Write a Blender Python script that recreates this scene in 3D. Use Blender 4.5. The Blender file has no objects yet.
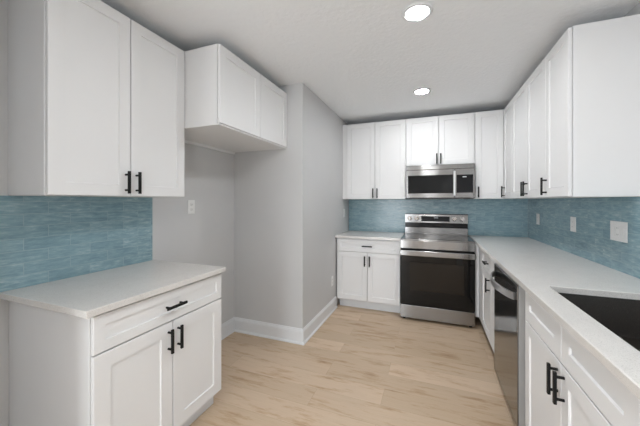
import bpy, bmesh, math, random
from mathutils import Vector, Matrix
random.seed(7)
SC = bpy.context.scene
COL = SC.collection

# ------------------------------------------------------------------ camera
cam_d = bpy.data.cameras.new('camera')
cam = bpy.data.objects.new('camera', cam_d); COL.objects.link(cam)
cam.location = (0, 0, 1.3461)
cam.rotation_euler = (math.pi/2, 0, 0.3679)
cam_d.sensor_width = 36
cam_d.lens = 286.38 * 36 / 640
cam_d.shift_x = -0.0007
cam_d.shift_y = -0.01843
cam_d.clip_start = 0.02
SC.camera = cam

# ------------------------------------------------------------------ world, light, exposure
W = bpy.data.worlds.new('world'); SC.world = W; W.use_nodes = True
wb = W.node_tree.nodes['Background']
wb.inputs[0].default_value = (0.90, 0.95, 1.0, 1)
wb.inputs[1].default_value = 6.6
SC.view_settings.view_transform = 'Standard'
SC.view_settings.look = 'None'
SC.view_settings.gamma = 1
SC.view_settings.use_curve_mapping = False
SC.view_settings.exposure = 0.76
CAN_STRENGTH = 138.0

def area(name, loc, rot, sx, sy, power, color=(1, 1, 1), shape='RECTANGLE'):
    l = bpy.data.lights.new(name, 'AREA'); l.shape = shape; l.size = sx; l.size_y = sy
    l.energy = power; l.color = color
    o = bpy.data.objects.new(name, l); COL.objects.link(o); o.location = loc; o.rotation_euler = rot
    return o
# more recessed cans further along the same ceiling, behind the camera
CEIL = 2.4666
for yy in (0.49, -0.81):
    area('ceiling_can_light', (.06, yy, CEIL-0.012), (0, 0, 0), 0.14, 0.14, 4.0, (.97, .985, 1), 'DISK')

# daylight portals at two unseen openings, added in rear and right walls for light
LIGHT_GAP_B = (-1.90, -.80, 0.02, 2.20)
LIGHT_GAP_R = (-2.35, -1.80, 0.05, 2.12)
for (a0, a1, z0, z1), loc, rot in ((LIGHT_GAP_B, (-1.35, -2.62, 1.11), (math.pi/2, 0, 0)), (LIGHT_GAP_R, (1.113, -2.075, 1.085), (0, math.pi/2, 0))):
    p = area('daylight_portal', loc, rot, a1-a0 if rot[0] else z1-z0, z1-z0 if rot[0] else a1-a0, 1)
    p.data.cycles.is_portal = True

# ------------------------------------------------------------------ dimensions (metres)
XL, XS, XR = -1.9123, -1.1292, 1.0930
YC, YB = 2.4619, 4.0936
ZUB, ZUT = 1.3735, 2.387
CT, CTT = 0.9135, 0.030           # counter height and slab thickness

# ------------------------------------------------------------------ materials
def mat(name, col=(.8, .8, .8), rough=.5, metal=0., spec=.5):
    m = bpy.data.materials.new(name); m.use_nodes = True
    b = m.node_tree.nodes['Principled BSDF']
    b.inputs['Base Color'].default_value = (*col, 1)
    b.inputs['Roughness'].default_value = rough
    b.inputs['Metallic'].default_value = metal
    b.inputs['Specular IOR Level'].default_value = spec
    return m, m.node_tree, b
def N(nt, typ, **kw):
    n = nt.nodes.new(typ)
    for k, v in kw.items(): setattr(n, k, v)
    return n
def L(nt, a, b): nt.links.new(a, b)
def ramp(nt, pts):
    r = N(nt, 'ShaderNodeValToRGB'); e = r.color_ramp.elements
    e[0].position, e[0].color = pts[0][0], (*pts[0][1], 1)
    e[1].position, e[1].color = pts[-1][0], (*pts[-1][1], 1)
    for p, c in pts[1:-1]:
        x = e.new(p); x.color = (*c, 1)
    return r
def noise(nt, vec, scale, detail=4, rough=.55):
    n = N(nt, 'ShaderNodeTexNoise'); n.inputs['Scale'].default_value = scale
    n.inputs['Detail'].default_value = detail; n.inputs['Roughness'].default_value = rough
    L(nt, vec, n.inputs['Vector']); return n
def mapping(nt, vec, scale=(1, 1, 1), loc=(0, 0, 0)):
    m = N(nt, 'ShaderNodeMapping'); m.inputs['Scale'].default_value = scale; m.inputs['Location'].default_value = loc
    L(nt, vec, m.inputs['Vector']); return m.outputs[0]
def bump(nt, h, bsdf, strength, dist):
    b = N(nt, 'ShaderNodeBump'); b.inputs['Strength'].default_value = strength; b.inputs['Distance'].default_value = dist
    L(nt, h, b.inputs['Height']); L(nt, b.outputs[0], bsdf.inputs['Normal'])
def objco(nt): return N(nt, 'ShaderNodeTexCoord').outputs['Object']

def paint(name, col, rough, var=.012, bs=0.05, scale=180):
    m, nt, b = mat(name, col, rough, 0, .35)
    co = objco(nt); n = noise(nt, co, 3, 3)
    lo = tuple(c*(1-var) for c in col); hi = tuple(min(1, c*(1+var)) for c in col)
    r = ramp(nt, [(.3, lo), (.7, hi)]); L(nt, n.outputs[0], r.inputs[0]); L(nt, r.outputs[0], b.inputs['Base Color'])
    n2 = noise(nt, co, scale, 2); bump(nt, n2.outputs[0], b, bs, .001)
    return m
M = {}
M['cab'] = paint('white cabinet paint', (.80, .80, .80), .48, .006, .02)
M['wall'] = paint('grey wall paint', (.60, .60, .60), .75, .01, .12, 220)
M['trim'] = paint('white trim paint', (.76, .775, .79), .35, .006, .02)
M['plate'] = paint('white plastic', (.80, .80, .79), .35, .004, .0)
M['black'] = mat('matte black metal', (.008, .008, .008), .5, 0, .25)[0]
M['slot'] = mat('dark slot', (.03, .03, .03), .6)[0]
M['glass'] = mat('black appliance glass', (.006, .006, .006), .05, 0, .3)[0]
M['panel'] = mat('black control panel', (.006, .006, .007), .15, 0, .22)[0]
M['window'] = mat('dark oven window', (.014, .0115, .009), .08, 0, .35)[0]
M['blackplastic'] = mat('black plastic', (.015, .015, .015), .5)[0]
M['rubber'] = mat('black rubber', (.01, .01, .01), .8)[0]
M['satin'] = mat('satin steel', (.60, .60, .60), .34, 1)[0]
M['liner'] = mat('grey coated steel', (.36, .355, .345), .4)[0]
M['print'] = mat('pale printed marks', (.75, .78, .80), .5)[0]
M['chrome'] = mat('polished steel', (.78, .78, .78), .12, 1)[0]

def steel(name, col, rough, aniso):
    m, nt, b = mat(name, col, rough, 1)
    b.inputs['Anisotropic'].default_value = aniso
    b.inputs['Anisotropic Rotation'].default_value = .25
    t = N(nt, 'ShaderNodeTangent'); t.direction_type = 'RADIAL'; t.axis = 'Z'
    L(nt, t.outputs[0], b.inputs['Tangent'])
    n = noise(nt, mapping(nt, objco(nt), (3, 3, 400)), 1, 3)
    r = ramp(nt, [(.3, tuple(c*.92 for c in col)), (.7, tuple(min(1, c*1.06) for c in col))])
    L(nt, n.outputs[0], r.inputs[0]); L(nt, r.outputs[0], b.inputs['Base Color'])
    return m
M['steel'] = steel('brushed stainless steel', (.31, .305, .30), .21, 1.0)
M['dwsteel'] = steel('dark brushed stainless steel', (.25, .245, .24), .13, .6)

# ceiling: light knockdown texture
m, nt, b = mat('ceiling texture', (.90, .915, .93), .9)
co = objco(nt)
v = N(nt, 'ShaderNodeTexVoronoi'); v.inputs['Scale'].default_value = 34; v.feature = 'SMOOTH_F1'
L(nt, mapping(nt, co, (1, 1, 1)), v.inputs['Vector'])
n1 = noise(nt, co, 55, 5, .65)
mx = N(nt, 'ShaderNodeMath', operation='ADD'); L(nt, n1.outputs[0], mx.inputs[0]); L(nt, v.outputs['Distance'], mx.inputs[1])
bump(nt, mx.outputs[0], b, .38, .006)
M['ceiling'] = m

# quartz
m, nt, b = mat('pale quartz', (.7, .7, .7), .22)
co = objco(nt)
n1 = noise(nt, co, 420, 2, .6); n2 = noise(nt, co, 14, 4)
r1 = ramp(nt, [(.30, (.47, .455, .43)), (.42, (.75, .725, .695)), (.62, (.76, .735, .705)), (.74, (.82, .81, .79))])
L(nt, n1.outputs[0], r1.inputs[0])
r2 = ramp(nt, [(.3, (.95, .95, .95)), (.7, (1, 1, 1))]); L(nt, n2.outputs[0], r2.inputs[0])
mm = N(nt, 'ShaderNodeMix', data_type='RGBA', blend_type='MULTIPLY'); mm.inputs[0].default_value = 1
L(nt, r1.outputs[0], mm.inputs[6]); L(nt, r2.outputs[0], mm.inputs[7]); L(nt, mm.outputs[2], b.inputs['Base Color'])
M['quartz'] = m

# sink composite
m, nt, b = mat('dark granite composite', (.02, .018, .016), .45)
n1 = noise(nt, objco(nt), 500, 2); r1 = ramp(nt, [(.45, (.017, .0135, .011)), (.75, (.052, .045, .038))])
L(nt, n1.outputs[0], r1.inputs[0]); L(nt, r1.outputs[0], b.inputs['Base Color'])
M['sink'] = m

# plank floor
m, nt, b = mat('light oak planks', (.55, .42, .30), .42)
co = objco(nt)
br = N(nt, 'ShaderNodeTexBrick'); br.offset = .37; br.offset_frequency = 2; br.squash = 1
br.inputs['Scale'].default_value = 1; br.inputs['Brick Width'].default_value = 1.22; br.inputs['Row Height'].default_value = .178
br.inputs['Mortar Size'].default_value = .0012; br.inputs['Mortar Smooth'].default_value = .3; br.inputs['Bias'].default_value = 0
br.inputs['Color1'].default_value = (0, 0, 0, 1); br.inputs['Color2'].default_value = (1, 1, 1, 1); br.inputs['Mortar'].default_value = (.5, .5, .5, 1)
L(nt, mapping(nt, co, (1, 1, 1), (.31, .05, 0)), br.inputs['Vector'])
sep = N(nt, 'ShaderNodeSeparateColor'); L(nt, br.outputs['Color'], sep.inputs[0])
sh = N(nt, 'ShaderNodeCombineXYZ'); ml = N(nt, 'ShaderNodeMath', operation='MULTIPLY'); ml.inputs[1].default_value = 37
L(nt, sep.outputs[0], ml.inputs[0]); L(nt, ml.outputs[0], sh.inputs[2])
va = N(nt, 'ShaderNodeVectorMath', operation='ADD'); L(nt, co, va.inputs[0]); L(nt, sh.outputs[0], va.inputs[1])
g1 = noise(nt, mapping(nt, va.outputs[0], (1.8, 9, 1)), 1.8, 6, .65)
g2 = noise(nt, mapping(nt, va.outputs[0], (4, 90, 1)), 1.5, 4, .6)
rp = ramp(nt, [(0, (.56, .425, .295)), (.5, (.615, .473, .338)), (1, (.68, .53, .39))]); L(nt, sep.outputs[0], rp.inputs[0])
rg = ramp(nt, [(.27, (.60, .48, .38)), (.38, (.85, .78, .70)), (.48, (1, 1, 1)), (.72, (1.0, 1.01, 1.02))]); L(nt, g1.outputs[0], rg.inputs[0])
rf = ramp(nt, [(.3, (.93, .92, .905)), (.6, (1, 1, 1))]); L(nt, g2.outputs[0], rf.inputs[0])
m1 = N(nt, 'ShaderNodeMix', data_type='RGBA', blend_type='MULTIPLY'); m1.inputs[0].default_value = 1
m2 = N(nt, 'ShaderNodeMix', data_type='RGBA', blend_type='MULTIPLY'); m2.inputs[0].default_value = 1
m3 = N(nt, 'ShaderNodeMix', data_type='RGBA', blend_type='MIX')
L(nt, rp.outputs[0], m1.inputs[6]); L(nt, rg.outputs[0], m1.inputs[7])
L(nt, m1.outputs[2], m2.inputs[6]); L(nt, rf.outputs[0], m2.inputs[7])
mf = N(nt, 'ShaderNodeMath', operation='MULTIPLY'); mf.inputs[1].default_value = .45; L(nt, br.outputs['Fac'], mf.inputs[0])
L(nt, mf.outputs[0], m3.inputs[0]); L(nt, m2.outputs[2], m3.inputs[6]); m3.inputs[7].default_value = (.30, .20, .12, 1)
L(nt, m3.outputs[2], b.inputs['Base Color'])
bump(nt, g2.outputs[0], b, .04, .001)
M['floor'] = m

# blue tile: long low tiles with brushed streaks
def tile(name, axis, shift):
    m, nt, b = mat(name, (.15, .26, .30), .22)
    co = objco(nt)
    s = N(nt, 'ShaderNodeSeparateXYZ'); L(nt, co, s.inputs[0])
    c = N(nt, 'ShaderNodeCombineXYZ'); L(nt, s.outputs[axis], c.inputs[0]); L(nt, s.outputs[2], c.inputs[1])
    br = N(nt, 'ShaderNodeTexBrick'); br.offset = .5
    br.inputs['Scale'].default_value = 1; br.inputs['Brick Width'].default_value = TILE_W; br.inputs['Row Height'].default_value = TILE_H
    br.inputs['Mortar Size'].default_value = .0015; br.inputs['Mortar Smooth'].default_value = .2
    br.inputs['Color1'].default_value = (0, 0, 0, 1); br.inputs['Color2'].default_value = (1, 1, 1, 1); br.inputs['Mortar'].default_value = (.5, .5, .5, 1)
    L(nt, mapping(nt, c.outputs[0], (1, 1, 1), shift), br.inputs['Vector'])
    sp = N(nt, 'ShaderNodeSeparateColor'); L(nt, br.outputs['Color'], sp.inputs[0])
    k = N(nt, 'ShaderNodeMath', operation='MULTIPLY'); k.inputs[1].default_value = 23; L(nt, sp.outputs[0], k.inputs[0])
    cz = N(nt, 'ShaderNodeCombineXYZ'); L(nt, k.outputs[0], cz.inputs[2])
    va = N(nt, 'ShaderNodeVectorMath', operation='ADD'); L(nt, c.outputs[0], va.inputs[0]); L(nt, cz.outputs[0], va.inputs[1])
    s1 = noise(nt, mapping(nt, va.outputs[0], (14, 75, 1)), 1, 7, .72)
    s2 = noise(nt, mapping(nt, va.outputs[0], (5, 16, 1)), 1, 4, .6)
    ad = N(nt, 'ShaderNodeMath', operation='MULTIPLY_ADD'); ad.inputs[1].default_value = .45
    L(nt, s2.outputs[0], ad.inputs[0]); L(nt, s1.outputs[0], ad.inputs[2])
    a2 = N(nt, 'ShaderNodeMath', operation='MULTIPLY_ADD'); a2.inputs[1].default_value = .10
    L(nt, sp.outputs[0], a2.inputs[0]); L(nt, ad.outputs[0], a2.inputs[2])
    r = ramp(nt, [(.48, TC[0]), (.70, TC[1]), (.86, TC[2]), (1.0, TC[3])])
    L(nt, a2.outputs[0], r.inputs[0])
    mx = N(nt, 'ShaderNodeMix', data_type='RGBA', blend_type='MIX'); mx.inputs[7].default_value = (.42, .51, .53, 1)
    mf = N(nt, 'ShaderNodeMath', operation='MULTIPLY'); mf.inputs[1].default_value = .5; L(nt, br.outputs['Fac'], mf.inputs[0])
    L(nt, mf.outputs[0], mx.inputs[0]); L(nt, r.outputs[0], mx.inputs[6]); L(nt, mx.outputs[2], b.inputs['Base Color'])
    sb = N(nt, 'ShaderNodeMath', operation='SUBTRACT'); L(nt, s1.outputs[0], sb.inputs[0]); L(nt, br.outputs['Fac'], sb.inputs[1])
    bump(nt, sb.outputs[0], b, .18, .0015)
    return m
TILE_W, TILE_H = .20, .0615
TC = [(.14, .23, .265), (.205, .325, .37), (.275, .405, .45), (.42, .54, .57)]
M['tile_l'] = tile('blue brushed tile, side wall', 1, (-.004, -CT, 0))
M['tile_b'] = tile('blue brushed tile, end wall', 0, (.07, -CT, 0))
M['tile_r'] = tile('blue brushed tile, window wall', 1, (.11, -CT, 0))

m, nt, b = mat('lit lamp diffuser', (1, 1, 1), .5)
b.inputs['Emission Color'].default_value = (.97, .985, 1, 1); b.inputs['Emission Strength'].default_value = CAN_STRENGTH
M['lamp'] = m

# ------------------------------------------------------------------ mesh helpers
class Fr:
    """a wall-run frame: a along the run, d outwards from the plane, z up"""
    def __init__(s, k, o): s.k, s.o = k, o
    def pt(s, a, d, z):
        if s.k == 'L': return Vector((s.o + d, a, z))
        if s.k == 'R': return Vector((s.o - d, a, z))
        return Vector((a, s.o - d, z))
WORLD = None
class MB:
    def __init__(s, fr=None): s.bm = bmesh.new(); s.fr = fr
    def p(s, a, d, z): return s.fr.pt(a, d, z) if s.fr else Vector((a, d, z))
    def box(s, a0, a1, d0, d1, z0, z1, bev=.0015, seg=1):
        t = bmesh.new()
        vs = [t.verts.new(s.p(a, d, z)) for a in (a0, a1) for d in (d0, d1) for z in (z0, z1)]
        for f in ((0, 1, 3, 2), (4, 6, 7, 5), (0, 4, 5, 1), (2, 3, 7, 6), (0, 2, 6, 4), (1, 5, 7, 3)):
            t.faces.new([vs[i] for i in f])
        if bev: bmesh.ops.bevel(t, geom=t.edges[:], offset=bev, segments=seg, affect='EDGES', profile=.5)
        s._merge(t); return s
    def _merge(s, t):
        bmesh.ops.recalc_face_normals(t, faces=t.faces)
        me = bpy.data.meshes.new('tmp'); t.to_mesh(me); t.free(); s.bm.from_mesh(me); bpy.data.meshes.remove(me)
    def rings(s, rings, cap0=True, cap1=True):
        t = bmesh.new(); R = [[t.verts.new(p) for p in r] for r in rings]
        n = len(R[0])
        for A, B in zip(R, R[1:]):
            for i in range(n): t.faces.new((A[i], A[(i+1) % n], B[(i+1) % n], B[i]))
        if cap0: t.faces.new(R[0])
        if cap1: t.faces.new(R[-1])
        s._merge(t); return s
    def shaker(s, a0, a1, z0, z1, d0, t=.020, w=.060, rec=.008, step=.003):
        def ring(i, d): return [s.p(a0+i, d, z0+i), s.p(a1-i, d, z0+i), s.p(a1-i, d, z1-i), s.p(a0+i, d, z1-i)]
        return s.rings([ring(0, d0), ring(0, d0+t-.002), ring(.002, d0+t), ring(w, d0+t), ring(w+step, d0+t-rec)])
    def cyl(s, p0, p1, r0, r1=None, n=20, bev=0.):
        p0, p1 = Vector(p0), Vector(p1); r1 = r0 if r1 is None else r1
        z = (p1-p0).normalized(); x = z.orthogonal().normalized(); y = z.cross(x)
        def ring(c, r): return [c + x*r*math.cos(2*math.pi*i/n) + y*r*math.sin(2*math.pi*i/n) for i in range(n)]
        rs = [ring(p0, r0-bev), ring(p0+z*bev, r0), ring(p1-z*bev, r1), ring(p1, r1-bev)] if bev else [ring(p0, r0), ring(p1, r1)]
        return s.rings(rs)
    def lathe(s, c, prof, n=32):
        """rings of (radius, z) round the vertical axis through c"""
        return s.rings([[Vector((c[0]+r*math.cos(2*math.pi*i/n), c[1]+r*math.sin(2*math.pi*i/n), z)) for i in range(n)] for r, z in prof])
    def sweep(s, pts, sec, up=Vector((0, 0, 1))):
        """section (u sideways, v up) carried along pts"""
        rs = []
        for i, p in enumerate(pts):
            d = (Vector(pts[min(i+1, len(pts)-1)]) - Vector(pts[max(i-1, 0)])).normalized()
            side = d.cross(up).normalized()
            rs.append([Vector(p) + side*u + up*v for u, v in sec])
        return s.rings(rs)
    def build(s, name, material, parent=None, smooth=False):
        bm = s.bm
        me = bpy.data.meshes.new(name)
        if parent is not None:
            w = WLOC[parent.name]; bmesh.ops.translate(bm, verts=bm.verts, vec=-w); base = w
        else:
            base = Vector((0, 0, 0))
        bm.to_mesh(me); bm.free()
        me.materials.append(M[material])
        if smooth:
            for p in me.polygons: p.use_smooth = True
            try: me.set_sharp_from_angle(angle=math.radians(35))
            except Exception: pass
        o = bpy.data.objects.new(name, me); COL.objects.link(o)
        if parent is not None: o.parent = parent
        WLOC[o.name] = base
        return o
WLOC = {}
def thing(name, loc, label, cat, group=None):
    o = bpy.data.objects.new(name, None); COL.objects.link(o); o.location = loc
    o.empty_display_size = .1
    WLOC[o.name] = Vector(loc); tag(o, label, cat, group); return o
def tag(o, label, cat, group=None):
    o['label'] = label; o['category'] = cat
    if group: o['group'] = group
    return o
def struct(name, mb, material):
    o = mb.build(name, material); o['kind'] = 'structure'; return o
def lone(name, mb, material, loc, label, cat, group=None, smooth=False):
    """a thing that is one mesh, with its origin at loc"""
    o = mb.build(name, material, None, smooth)
    o.data.transform(Matrix.Translation(-Vector(loc))); o.location = loc; WLOC[o.name] = Vector(loc)
    return tag(o, label, cat, group)

# ------------------------------------------------------------------ the setting
B = lambda *a, **k: MB().box(*a, bev=0, **k)
struct('floor', B(XL-.12, XR+.12, -2.6, YB+.12, -.10, 0), 'floor')
struct('ceiling', B(XL-.12, XR+.12, -2.6, YB+.12, CEIL, CEIL+.10), 'ceiling')
def open_wall(name, x0, x1, yend, w):
    a0, a1, z0, z1 = w; mb = MB()
    for y0, y1, za, zb in ((-2.6, a0, 0, CEIL), (a1, yend, 0, CEIL), (a0, a1, 0, z0), (a0, a1, z1, CEIL)):
        mb.box(x0, x1, y0, y1, za, zb, bev=0)
    struct(name, mb, 'wall')
struct('wall_left', B(XL-.12, XL, -2.6, YC+.05, 0, CEIL), 'wall')
struct('wall_niche', MB().box(XL, XS, YC, YB+.12, 0, CEIL, bev=.003, seg=2), 'wall')
struct('wall_back', B(XS-.02, XR+.12, YB, YB+.12, 0, CEIL), 'wall')
# unseen wall stub, added to shade the left cabinet end panels from behind
struct('wall_shade_stub', B(XL+.0005, -1.30, .10, .21, .0005, CEIL-.0005), 'wall')
open_wall('wall_right', XR, XR+.12, YB, LIGHT_GAP_R)
mb = MB()
for x0, x1, za, zb in ((XL-.12, LIGHT_GAP_B[0], 0, CEIL), (LIGHT_GAP_B[1], XR+.12, 0, CEIL), (LIGHT_GAP_B[0], LIGHT_GAP_B[1], 0, LIGHT_GAP_B[2]), (LIGHT_GAP_B[0], LIGHT_GAP_B[1], LIGHT_GAP_B[3], CEIL)):
    mb.box(x0, x1, -2.72, -2.6, za, zb, bev=0)
struct('wall_rear', mb, 'wall')

# baseboards: tall board with a moulded top and a shoe strip at the floor
BASE_SEC = [(0, 0), (.024, 0), (.024, .008), (.020, .016), (.014, .020), (.014, .112), (.012, .118), (.012, .124), (.007, .130), (.006, .138), (.003, .142), (0, .142)]
E1 = .0005
def bb_run(path):
    """path: list of (x, y, mitre direction x, y): section pushed out along the mitre"""
    return MB().rings([[Vector((x+mx*u, y+my*u, v)) for u, v in BASE_SEC] for x, y, mx, my in path])
struct('baseboard_left', bb_run([(XL+E1, 1.56, 1, 0), (XL+E1, YC-E1, 1, -1)]), 'trim')
struct('baseboard_niche', bb_run([(XL+E1, YC-E1, 1, -1), (XS+E1, YC-E1, 1, -1)]), 'trim')
struct('baseboard_side', bb_run([(XS+E1, YC-E1, 1, -1), (XS+E1, 3.47, 1, 0)]), 'trim')

# ------------------------------------------------------------------ ceiling lights
for i, (x, y, lab) in enumerate([(-.076, 1.788, 'round recessed ceiling light nearer the camera, larger in view'),
                                 (-.084, 3.088, 'round recessed ceiling light nearer the microwave, smaller in view')]):
    t = thing('recessed_light', (x, y, CEIL-.010), lab, 'ceiling light', 'recessed ceiling lights')
    MB().lathe((x, y), [(.066, CEIL-.0005), (.090, CEIL-.0005), (.090, CEIL-.004), (.084, CEIL-.009), (.070, CEIL-.010), (.066, CEIL-.007)]).build('trim_ring', 'trim', t, True)
    MB().lathe((x, y), [(.0655, CEIL-.0006), (.0655, CEIL-.0065), (.055, CEIL-.008), (.002, CEIL-.0085)]).build('diffuser', 'lamp', t, True)

# ------------------------------------------------------------------ cabinets
def pull(fr, a, z, d, vertical, parent, length=.125, base='handle'):
    """black bar pull on two posts; d = the face it stands on"""
    mb = MB(fr); h = length/2; q = .007; so = .030
    if vertical:
        mb.box(a-q, a+q, d+so-.005, d+so+.006, z-h, z+h, bev=.0018, seg=2)
        for s in (-.043, .043): mb.cyl(fr.pt(a, d+.0003, z+s), fr.pt(a, d+so-.004, z+s), .0056, n=12)
    else:
        mb.box(a-h, a+h, d+so-.005, d+so+.006, z-q, z+q, bev=.0018, seg=2)
        for s in (-.043, .043): mb.cyl(fr.pt(a+s, d+.0003, z), fr.pt(a+s, d+so-.004, z), .0056, n=12)
    return mb.build('handle', 'black', parent)
DT = .0175
def door(fr, a0, a1, z0, z1, parent, hx=None, hz=None, d0=.004, name='door', w=.060):
    o = MB(fr).shaker(a0, a1, z0, z1, d0, DT, w).build(name, 'cab', parent)
    if hx is not None: pull(fr, hx, hz, d0+DT, True, o)
    return o
def drawer(fr, a0, a1, z0, z1, parent, hx=None, d0=.004, w=.042, name='drawer'):
    o = MB(fr).shaker(a0, a1, z0, z1, d0, DT, w).build(name, 'cab', parent)
    if hx is not None: pull(fr, hx, (z0+z1)/2, d0+DT, False, o)
    return o

# frames: o is the plane of the cabinet fronts (behind the doors)
FL_U = Fr('L', -1.5904-.0215)      # left wall cabinet
FL_M = Fr('L', -1.2927-.0215)      # deep cabinet over the fridge space
FL_B = Fr('L', -1.283-.0215)       # left base
FB_U = Fr('B', 3.7627+.0215)
FB_B = Fr('B', 3.460+.0215)
FR_U = Fr('R', .7663+.0215)
FR_B = Fr('R', .478+.0215)
G = .0012                           # hairline gap to walls and neighbours

# --- left wall cabinet
y0, y1 = .7494, 1.5154
t = thing('wall_cabinet', (XL+.17, (y0+y1)/2, ZUB), 'tall white shaker wall cabinet at left above the blue tile and counter', 'cabinet', 'white wall cabinets')
MB(FL_U).box(y0, y1, XL+G-FL_U.o, 0, ZUB, ZUT).build('body', 'cab', t)
s = 1.132
door(FL_U, y0+.003, s-.0028, ZUB+.002, ZUT-.004, t, s-.031, 1.451)
door(FL_U, s+.0028, y1-.003, ZUB+.002, ZUT-.004, t, s+.031, 1.451)

# --- deep cabinet over the empty fridge space
y0, y1, zb = 1.5168, YC-G, 1.8511
t = thing('wall_cabinet', (XL+.32, (y0+y1)/2, zb), 'short deep white cabinet over the empty fridge space, no handles', 'cabinet', 'white wall cabinets')
bd = MB(FL_M).box(y0, y1, XL+G-FL_M.o, 0, zb, ZUT).build('body', 'cab', t)
MB().box(XL+G, XL+.022, y0+.01, y1-.01, zb-.020, zb-.0003).build('mounting_rail', 'cab', t)
MB(FL_M).box(y0, y1, .0004, .0160, zb, zb+.009).build('bottom_rail', 'cab', t)
s = (y0+y1)/2+.005
door(FL_M, y0+.003, s-.0028, zb+.013, ZUT-.004, t)
door(FL_M, s+.0028, y1-.003, zb+.013, ZUT-.004, t)

# --- left base cabinet and its counter
y0, y1 = .753, 1.525
t = thing('base_cabinet', (XL+.31, (y0+y1)/2, 0), 'white base cabinet at left with one drawer, two doors and a plain grey-white side', 'cabinet', 'white base cabinets')
MB(FL_B).box(y0, y1, XL+G+.0005-FL_B.o, 0, .108, CT-CTT-G).build('body', 'cab', t)
MB(FL_B).box(y0+.004, y1-.002, XL+.03-FL_B.o, -.045, .0005, .1075).build('toe_kick', 'trim', t)
s = 1.143
drawer(FL_B, y0+.004, y1-.003, .714, CT-CTT-.012, t, s+.002, w=.045)
door(FL_B, y0+.004, s-.0028, .112, .707, t, s-.030, .616, w=.068)
door(FL_B, s+.0028, y1-.003, .112, .707, t, s+.030, .616, w=.068)
lone('countertop', MB().box(XL+G, -1.2594, .7167, 1.535, CT-CTT, CT, bev=.003, seg=2), 'quartz', (-1.58, 1.12, CT-CTT),
     'pale quartz countertop on the base cabinet at left, ends free on both sides', 'countertop', 'quartz countertops')

# --- back wall cabinets
t = thing('wall_cabinet', (-.70, YB-.17, ZUB), 'white wall cabinet with two doors between the grey side wall and microwave', 'cabinet', 'white wall cabinets')
x0, x1 = XS+G, -.2935
MB(FB_U).box(x0, x1, 0, -(YB-G-FB_U.o), ZUB, ZUT).build('body', 'cab', t)
MB(FB_U).box(x0, -1.068, .0015, .016, ZUB, ZUT).build('filler_strip', 'cab', t)
s = -.683
door(FB_U, -1.063, s-.0028, ZUB+.002, ZUT-.004, t, s-.024, 1.450)
door(FB_U, s+.0028, x1-.002, ZUB+.002, ZUT-.004, t, s+.030, 1.450)
x0, x1, zm = -.2920, .4725, 1.786
t = thing('wall_cabinet', ((x0+x1)/2, YB-.17, zm), 'short white wall cabinet with two doors directly above the microwave', 'cabinet', 'white wall cabinets')
MB(FB_U).box(x0, x1, 0, -(YB-G-FB_U.o), zm, ZUT).build('body', 'cab', t)
s = .089
door(FB_U, x0+.002, s-.0028, zm+.003, ZUT-.004, t, s-.022, 1.861)
door(FB_U, s+.0028, x1-.002, zm+.003, ZUT-.004, t, s+.022, 1.861)
# corner cabinet: an L with one door on each wing
x0 = .474
t = thing('corner_wall_cabinet', (.85, 3.85, ZUB), 'white corner wall cabinet right of the microwave, a door on each wing', 'cabinet', 'white wall cabinets')
mb = MB(); fy, fx, ye = FB_U.o, FR_U.o, 3.405
L_ = [(x0, YB-G), (x0, fy), (fx, fy), (fx, ye), (XR-G, ye), (XR-G, YB-G)]
mb.rings([[Vector((x, y, ZUB)) for x, y in L_], [Vector((x, y, ZUT)) for x, y in L_]])
mb.build('body', 'cab', t)
door(FB_U, x0+.010, .7655, ZUB+.002, ZUT-.004, t, .513, 1.452)
door(FR_U, ye+.0015, 3.7605, ZUB+.002, ZUT-.004, t, 3.700, 1.452)
# sink-wall cabinets
y0, y1 = 2.4955, 3.4035
t = thing('wall_cabinet', (XR-.17, (y0+y1)/2, ZUB), 'white wall cabinet with two doors on the sink wall, handles side by side', 'cabinet', 'white wall cabinets')
MB(FR_U).box(y0, y1, 0, -(XR-G-FR_U.o), ZUB, ZUT).build('body', 'cab', t)
s = 2.935
door(FR_U, s+.0028, y1-.0015, ZUB+.002, ZUT-.004, t, s+.030, 1.452)
door(FR_U, y0+.0015, s-.0028, ZUB+.002, ZUT-.004, t, s-.030, 1.452)
y0, y1 = 2.126, 2.494
t = thing('wall_cabinet', (XR-.17, (y0+y1)/2, ZUB), 'white single-door wall cabinet nearest at right, big plain end panel facing the camera', 'cabinet', 'white wall cabinets')
MB(FR_U).box(y0+.006, y1, 0, -(XR-G-FR_U.o), ZUB, ZUT).build('body', 'cab', t)
MB(FR_U).box(y0, y0+.0055, -.001, -(XR-G-FR_U.o), ZUB-.001, ZUT+.001, bev=.001).build('end_panel', 'cab', t)
door(FR_U, y0+.004, y1-.0015, ZUB+.002, ZUT-.004, t, y1-.022, 1.452)

# --- back base cabinet and counter
x0, x1 = XS+G, -.3345
t = thing('base_cabinet', ((x0+x1)/2, YB-.31, 0), 'white base cabinet with one drawer and two doors, left of the range', 'cabinet', 'white base cabinets')
MB(FB_B).box(x0+.018, x1, 0, -(YB-G-FB_B.o), .108, CT-CTT-G).build('body', 'cab', t)
MB(FB_B).box(x0+.026, x1, -.07, -(YB-.05-FB_B.o), .0005, .1075).build('toe_kick', 'trim', t)
MB(FB_B).box(x0+.0005, x0+.0175, -.040, -.025, .112, CT-CTT-.004).build('filler_strip', 'cab', t)
s = -.722
drawer(FB_B, -1.1045, x1-.002, .722, CT-CTT-.012, t, s, w=.045)
door(FB_B, -1.1045, s-.0028, .124, .717, t, s-.030, .615)
door(FB_B, s+.0028, x1-.002, .124, .717, t, s+.030, .615)
lone('countertop', MB().box(XS+G, -.3305, 3.4481, YB-G, CT-CTT, CT, bev=.003, seg=2), 'quartz', (-.73, 3.77, CT-CTT),
     'short pale quartz countertop between the grey side wall and the range', 'countertop', 'quartz countertops')

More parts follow.
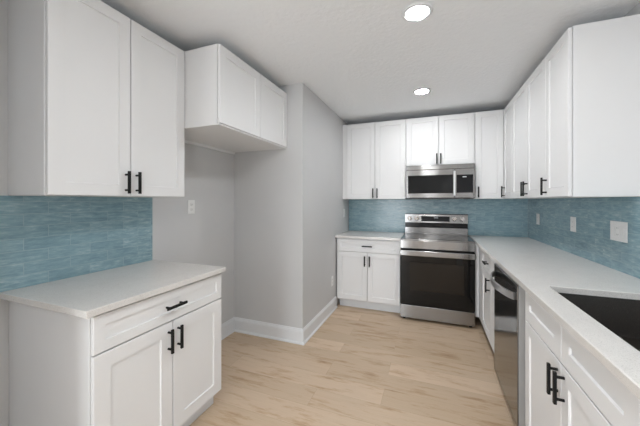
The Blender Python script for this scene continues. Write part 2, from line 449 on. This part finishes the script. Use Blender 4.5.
# --- right base run
t = thing('corner_base_cabinet', (.79, 3.31, 0), 'narrow white corner base cabinet between the range and the dishwasher', 'cabinet', 'white base cabinets')
ye = 2.545
MB(FR_B).box(ye, YB-G, 0, -(XR-G-FR_B.o), .108, CT-CTT-G).build('body', 'cab', t)
MB(FR_B).box(ye, YB-G, -.055, -(XR-.05-FR_B.o), .0005, .1075).build('toe_kick', 'blackplastic', t)
MB().box(.4425, FR_B.o-.0015, 3.455, 3.475, .108, CT-CTT-.002).build('filler_strip', 'cab', t)
MB(FR_B).box(3.275, 3.4535, .0015, .0205, .112, CT-CTT-.004).build('filler_strip', 'cab', t)
a0, a1 = 2.800, 3.271
drawer(FR_B, a0, a1, .706, CT-CTT-.012, t, (a0+a1)/2-.08, w=.042)
door(FR_B, a0, a1, .112, .700, t, 2.855, .612)
MB(FR_B).box(ye, a0-.003, .0015, .0205, .112, CT-CTT-.004).build('filler_strip', 'cab', t)

# sink base
y0, y1 = .928, 1.868
t = thing('sink_base_cabinet', (.79, (y0+y1)/2, 0), 'white sink base cabinet under the dark sink, two false drawer fronts over two doors', 'cabinet', 'white base cabinets')
# open-topped carcass so that the basin hangs inside it
mb = MB(FR_B); bk = -(XR-G-FR_B.o)
mb.box(y0, y0+.018, 0, bk, .108, CT-CTT-G); mb.box(y1-.018, y1+.012, 0, bk, .108, CT-CTT-G)
mb.box(y0+.018, y1-.018, 0, bk, .108, .126); mb.box(y0+.018, y1-.018, bk+.012, bk, .126, CT-CTT-G)
mb.box(y0+.018, y1-.018, 0, -.018, .126, CT-CTT-G)
mb.build('body', 'cab', t)
MB(FR_B).box(y0, y1, -.055, -.075, .0005, .1075).build('toe_kick', 'blackplastic', t)
s = 1.391
for a0, a1, hy in ((s+.002, 1.846, s+.032), (.936, s-.002, s-.030)):
    drawer(FR_B, a0, a1, .711, CT-CTT-.012, t, w=.064, name='false_drawer_front')
    door(FR_B, a0, a1, .112, .704, t, hy, .624)
MB(FR_B).box(1.850, y1+.012, .0015, .014, .112, CT-CTT-.004).build('filler_strip', 'cab', t)

# right countertop with the sink cut-out (one slab)
CX0, CX1, CY0, CY1 = .4535, XR-G, .40, YB-G
SX0, SX1, SY0, SY1 = .563, .965, 1.045, 1.787
def rrect(x0, x1, y0, y1, r, z, n=5):
    out = []
    for cx, cy, a in ((x1-r, y1-r, 0), (x0+r, y1-r, 90), (x0+r, y0+r, 180), (x1-r, y0+r, 270)):
        for i in range(n+1):
            th = math.radians(a + 90*i/n); out.append(Vector((cx+r*math.cos(th), cy+r*math.sin(th), z)))
    return out
mb = MB(); e = .003
n_ = 5
mb.rings([rrect(SX0, SX1, SY0, SY1, .005, CT-CTT, n_), rrect(SX0, SX1, SY0, SY1, .005, CT-e, n_), rrect(SX0-e, SX1+e, SY0-e, SY1+e, .007, CT, n_),
          rrect(CX0+e, CX1-e, CY0+e, CY1-e, .002, CT, n_), rrect(CX0, CX1, CY0, CY1, .003, CT-e, n_), rrect(CX0, CX1, CY0, CY1, .003, CT-CTT, n_),
          rrect(SX0, SX1, SY0, SY1, .005, CT-CTT, n_)], False, False)
bmesh.ops.remove_doubles(mb.bm, verts=mb.bm.verts, dist=1e-5); bmesh.ops.recalc_face_normals(mb.bm, faces=mb.bm.faces)
lone('countertop', mb, 'quartz', (.77, 2.3, CT-CTT), 'long pale quartz countertop at right with the dark sink cut into it', 'countertop', 'quartz countertops')
# base under the free end of the slab
t = thing('base_cabinet', (.79, .66, 0), 'white base cabinet past the sink at the near end of the right counter', 'cabinet', 'white base cabinets')
MB(FR_B).box(.42, .9265, 0, bk, .108, CT-CTT-G).build('body', 'cab', t)
MB(FR_B).box(.42, .9265, -.055, -.075, .0005, .1075).build('toe_kick', 'blackplastic', t)
drawer(FR_B, .424, .924, .711, CT-CTT-.012, t)
door(FR_B, .424, .924, .112, .704, t)

# sink
t = thing('kitchen_sink', ((SX0+SX1)/2, (SY0+SY1)/2, .690), 'dark undermount kitchen sink set in the right countertop', 'sink')
zt = CT-CTT-.0006; o_ = .012
mb = MB()
a = lambda i, r, z: rrect(SX0-o_+i, SX1+o_-i, SY0-o_+i, SY1+o_-i, r, z, n_)
mb.rings([a(0, .02, zt-.008), a(-.008, .02, zt), a(.006, .02, zt), a(.008, .02, zt-.006), a(.014, .03, .73), a(.022, .035, .706), a(.05, .04, .700), a(.17, .02, .696)], False, True)
mb.rings([a(0, .02, zt-.0085), a(.002, .03, .722), a(.012, .035, .694), a(.17, .02, .690)], False, True)
mb.build('basin', 'sink', t, True)
cx, cy = (SX0+SX1)/2, (SY0+SY1)/2
MB().lathe((cx, cy), [(.055, .6962), (.055, .6985), (.050, .6995), (.043, .6990), (.040, .6970), (.012, .6972), (.004, .6985)]).build('drain', 'chrome', t, True)

# ------------------------------------------------------------------ dishwasher
y0, y1 = 1.908, 2.532
FD = Fr('R', .492)
t = thing('dishwasher', (.79, (y0+y1)/2, 0), 'stainless steel dishwasher with curved bar handle between corner cabinet and sink base', 'dishwasher')
MB(FD).box(y0+.004, y1-.004, -.006, -.56, .10, CT-CTT-.004).build('body', 'blackplastic', t)
dr = MB(FD).box(y0, y1, .030, .037, .062, .870, bev=.002, seg=2).build('door', 'dwsteel', t)
MB(FD).box(y0, y1, -.004, .0298, .062, .870, bev=.001).build('door_liner', 'liner', dr)
MB(FD).box(y0+.001, y1-.001, -.003, .030, .8712, CT-CTT-.003).build('control_strip', 'panel', t)
MB(FD).box(y0+.006, y1-.006, -.004, -.05, .012, .060).build('toe_panel', 'blackplastic', t)
# bowed bar: a flat band curving out between its two feet
ya, yb_ = y0+.035, y1-.035; zz = .798; pts = []
for i in range(25):
    f = i/24; pts.append(FD.pt(ya+(yb_-ya)*f, .042 + .058*math.sin(math.pi*f)**.7, zz))
sec = [(-.006, -.020), (.004, -.020), (.008, -.013), (.008, .013), (.004, .020), (-.006, .020)]
hb = MB().sweep(pts, sec); 
hb.build('handle', 'satin', dr, True)
for k in (.10, .46): 
    MB(FD).cyl(FD.pt(y0+k*(y1-y0)+.02, -.02, .0005), FD.pt(y0+k*(y1-y0)+.02, -.02, .012), .012, n=12).build('foot', 'rubber', t)

# ------------------------------------------------------------------ range
rx0, rx1, rf, rb = -.3265, .4365, 3.400, 4.060
FG = Fr('B', rf)
t = thing('electric_range', ((rx0+rx1)/2, 3.72, 0), 'freestanding stainless steel electric range with black glass oven door', 'range')
MB().box(rx0+.002, rx1-.002, rf+.022, rb, .050, .903).build('body', 'blackplastic', t)
ck = MB().box(rx0, rx1, rf-.006, 4.000, .9045, .918, bev=.004, seg=2).build('cooktop', 'steel', t)
ckg = MB().box(rx0+.012, rx1-.012, rf+.012, 3.955, .9182, .9205, bev=.001).build('glass_top', 'glass', ck)
MB(FG).box(rx0, rx1, -.020, .012, .812, .9043, bev=.003, seg=2).build('front_rail', 'steel', t)
# oven door: black glass slab, window, full-width steel handle band
od = MB(FG).box(rx0+.002, rx1-.002, -.020, .020, .180, .806, bev=.003, seg=2).build('oven_door', 'glass', t)
MB(FG).box(rx0+.105, rx1-.105, .0202, .0212, .345, .660, bev=.0004).build('window', 'window', od)
hm = MB(FG).box(rx0+.001, rx1-.001, .045, .062, .737, .797, bev=.006, seg=3)
hm.box(rx0+.010, rx0+.040, .0203, .046, .752, .782, bev=.002); hm.box(rx1-.040, rx1-.010, .0203, .046, .752, .782, bev=.002)
hm.build('handle', 'steel', od)
MB(FG).box(rx0+.002, rx1-.002, -.020, .018, .030, .172, bev=.003, seg=2).build('storage_drawer', 'steel', t)
for fx in (rx0+.04, rx1-.04):
    for fy in (rf+.04, rb-.06):
        MB().cyl((fx, fy, .0005), (fx, fy, .0495), .016, n=14).build('foot', 'rubber', t)
# backguard: lower riser, black vent band, control panel with four knobs and a display
bx0, bx1 = rx0+.004, rx1-.004
bg = MB().box(bx0, bx1, 4.003, 4.060, .9185, 1.002, bev=.002).build('backguard', 'steel', t)
MB().box(bx0, bx1, 4.014, 4.060, 1.0023, 1.062, bev=.001).build('vent_band', 'panel', bg)
cp = MB()
prof = [(4.060, 1.0623), (4.000, 1.0623), (3.998, 1.066), (4.012, 1.172), (4.018, 1.180), (4.060, 1.180)]
cp.rings([[Vector((x, y, z)) for y, z in prof] for x in (bx0, bx1)])
cpo = cp.build('control_panel', 'steel', bg)
sl = (4.012-3.998)/(1.172-1.066)
def cpy(z): return 3.998 + (z-1.066)*sl
def on_panel(name, x0, x1, z0, z1, d, material, parent):
    r = lambda off, i: [Vector((x, cpy(z)-off, z)) for x, z in ((x0+i, z0+i), (x1-i, z0+i), (x1-i, z1-i), (x0+i, z1-i))]
    return MB().rings([r(.0002, 0), r(d, 0), r(d+.0004, .0006)]).build(name, material, parent)
on_panel('display', -.118, .224, 1.083, 1.150, .0015, 'panel', bg)
# faint clock digits in the display
mk = MB()
for dx in (.040, .052, .066, .078):
    for zz0, zz1, w in ((1.123, 1.1245, .008), (1.131, 1.1325, .008), (1.139, 1.1405, .008)):
        yy = cpy(zz0)
        mk.box(dx, dx+w, yy-.0026, yy-.0020, zz0, zz1, bev=0)
    mk.box(dx+.0068, dx+.008, cpy(1.13)-.0028, cpy(1.13)-.0020, 1.123, 1.1405, bev=0)
    mk.box(dx, dx+.0012, cpy(1.13)-.0028, cpy(1.13)-.0020, 1.123, 1.1405, bev=0)
mk.build('clock_digits', 'print', bg)
for kx in (-.262, -.174, .280, .366):
    c = Vector((kx, cpy(1.118)-.0006, 1.118)); n = Vector((0, -1, -sl)).normalized(); n = Vector((0, -1, sl*-1)).normalized()
    mb = MB(); mb.cyl(c, c+n*.006, .030, .030, 28, .0015); mb.cyl(c+n*.0062, c+n*.030, .0235, .021, 28, .002)
    mb.box(c.x-.0025, c.x+.0025, c.y-.036, c.y-.030, c.z-.018, c.z+.022, bev=.0008)
    mb.build('knob', 'chrome', bg, True)

# ------------------------------------------------------------------ microwave
mx0, mx1, mf_, mz0, mz1 = -.2855, .4715, 3.694, 1.384, 1.780
FM = Fr('B', mf_+.030)
t = thing('microwave_oven', ((mx0+mx1)/2, YB-.2, mz0), 'stainless steel over-the-range microwave hung above the range', 'microwave')
MB().box(mx0, mx1, FM.o+.001, YB-.012, mz0+.010, mz1, bev=.002).build('body', 'blackplastic', t)
MB().box(mx0+.03, mx1-.03, FM.o+.004, YB-.06, mz0-.004, mz0+.0095, bev=.003).build('vent_underside', 'blackplastic', t)
gr = MB(FM).box(mx0, mx1, 0, .026, 1.728, mz1, bev=.003, seg=2).build('top_grille', 'steel', t)
xd = .262
dr = MB(FM)
# door ring round the black window
wx0, wx1, wz0, wz1 = mx0+.022, xd-.018, 1.440, 1.660
def rr(x0, x1, z0, z1, d): return [FM.pt(x0, d, z0), FM.pt(x1, d, z0), FM.pt(x1, d, z1), FM.pt(x0, d, z1)]
dr.rings([rr(mx0, xd, mz0+.002, 1.7255, 0), rr(mx0, xd, mz0+.002, 1.7255, .027), rr(mx0+.003, xd-.003, mz0+.005, 1.7225, .030),
          rr(wx0, wx1, wz0, wz1, .030), rr(wx0+.002, wx1-.002, wz0+.002, wz1-.002, .026)])
dro = dr.build('door', 'steel', t)
MB(FM).box(wx0+.0022, wx1-.0022, .0262, .0285, wz0+.0022, wz1-.0022, bev=.0006).build('window', 'glass', dro)
hm = MB(FM).box(xd-.016, xd+.006, .050, .062, 1.412, 1.700, bev=.004, seg=3)
for z in (1.430, 1.682): hm.box(xd-.014, xd-.003, .0303, .051, z-.010, z+.010, bev=.001)
hm.build('handle', 'satin', dro)
cp = MB(FM).box(xd+.002, mx1, 0, .030, mz0+.002, 1.7255, bev=.003, seg=2).build('control_panel', 'steel', t)
kp = MB(FM).box(xd+.018, mx1-.018, .0302, .0318, 1.445, 1.655, bev=.0006).build('keypad', 'panel', cp)
mk = MB(FM); mk.box(xd+.082, xd+.122, .0320, .0323, 1.625, 1.634, bev=0)
mk.build('clock_display', 'print', kp)

# ------------------------------------------------------------------ tile backsplashes
lone('tile_backsplash', MB().box(XL+.0005, XL+.009, .62, 1.5154, CT+.0006, ZUB-.0006, bev=0), 'tile_l', (0, 0, 0), 'blue tile backsplash on the left wall between counter and cabinet', 'backsplash', 'blue tile backsplashes')
mb = MB()
mb.box(XS+.001, XR-.0105, YB-.009, YB-.0005, CT+.0006, ZUB-.0006, bev=0)
lone('tile_backsplash', mb, 'tile_b', (0, 0, 0), 'blue tile backsplash on the end wall behind the range', 'backsplash', 'blue tile backsplashes')
mb = MB()
mb.box(XR-.009, XR-.0005, .42, YB-.010, CT+.0006, ZUB-.0022, bev=0)
lone('tile_backsplash', mb, 'tile_r', (0, 0, 0), 'blue tile backsplash along the right wall above the sink counter', 'backsplash', 'blue tile backsplashes')

# ------------------------------------------------------------------ outlets and switches
def plate(fr, a, z, w, h, name, label, cat, face):
    t = thing(name, tuple(fr.pt(a, 0, z-h/2)), label, cat, 'white wall plates')
    p = MB(fr).box(a-w/2, a+w/2, .0006, .006, z-h/2, z+h/2, bev=.002, seg=2).build('cover_plate', 'plate', t)
    for kind, da in face:
        if kind == 'outlet':
            for dz in (-.021, .021):
                r = MB(fr).box(a+da-.016, a+da+.016, .0062, .0085, z+dz-.014, z+dz+.014, bev=.002).build('receptacle', 'plate', t)
                for q0, q1, h0, h1 in ((-.0075, -.0055, -.002, .008), (.0055, .0075, -.002, .006), (-.0022, .0022, -.010, -.006)):
                    MB(fr).box(a+da+q0, a+da+q1, .0086, .0089, z+dz+h0, z+dz+h1, bev=0).build('slot', 'slot', r)
        elif kind == 'rocker':
            MB(fr).box(a+da-.016, a+da+.016, .0062, .0095, z-.033, z+.033, bev=.002).build('rocker', 'plate', t)
        elif kind == 'gfci':
            r = MB(fr).box(a+da-.0165, a+da+.0165, .0062, .009, z-.033, z+.033, bev=.002).build('receptacle', 'plate', t)
            for dz in (-.020, .020):
                for q0, q1 in ((-.0075, -.0055), (.0055, .0075)):
                    MB(fr).box(a+da+q0, a+da+q1, .0091, .0094, z+dz-.004, z+dz+.005, bev=0).build('slot', 'slot', r)
        elif kind == 'toggle':
            MB(fr).box(a+da-.005, a+da+.005, .0062, .016, z-.016, z+.002, bev=.0015).build('toggle', 'slot', t)
    return t
F_L, F_S, F_R = Fr('L', XL), Fr('L', XS), Fr('R', XR-.009)
plate(F_L, 1.886, 1.297, .072, .117, 'wall_outlet', 'white wall outlet on the left grey wall just past the wall cabinet', 'outlet', [('outlet', 0)])
plate(F_S, 3.843, 1.182, .072, .117, 'light_switch', 'white switch plate on the grey side wall above the back counter', 'switch', [('rocker', 0)])
plate(F_S, 3.323, .369, .072, .117, 'wall_outlet', 'white wall outlet low on the grey side wall beside the base cabinet', 'outlet', [('outlet', 0)])
plate(F_R, 3.735, 1.152, .084, .117, 'wall_outlet', 'white wall plate on the right blue tile nearest the corner', 'outlet', [('gfci', 0)])
plate(F_R, 2.914, 1.158, .090, .120, 'wall_outlet', 'white wall plate on the right blue tile, middle of three', 'outlet', [('gfci', 0)])
plate(F_R, 2.310, 1.160, .168, .122, 'wall_outlet', 'wide white wall plate on the right blue tile, nearest the camera', 'outlet', [('gfci', 0), ('rocker', -.047), ('rocker', .047)])
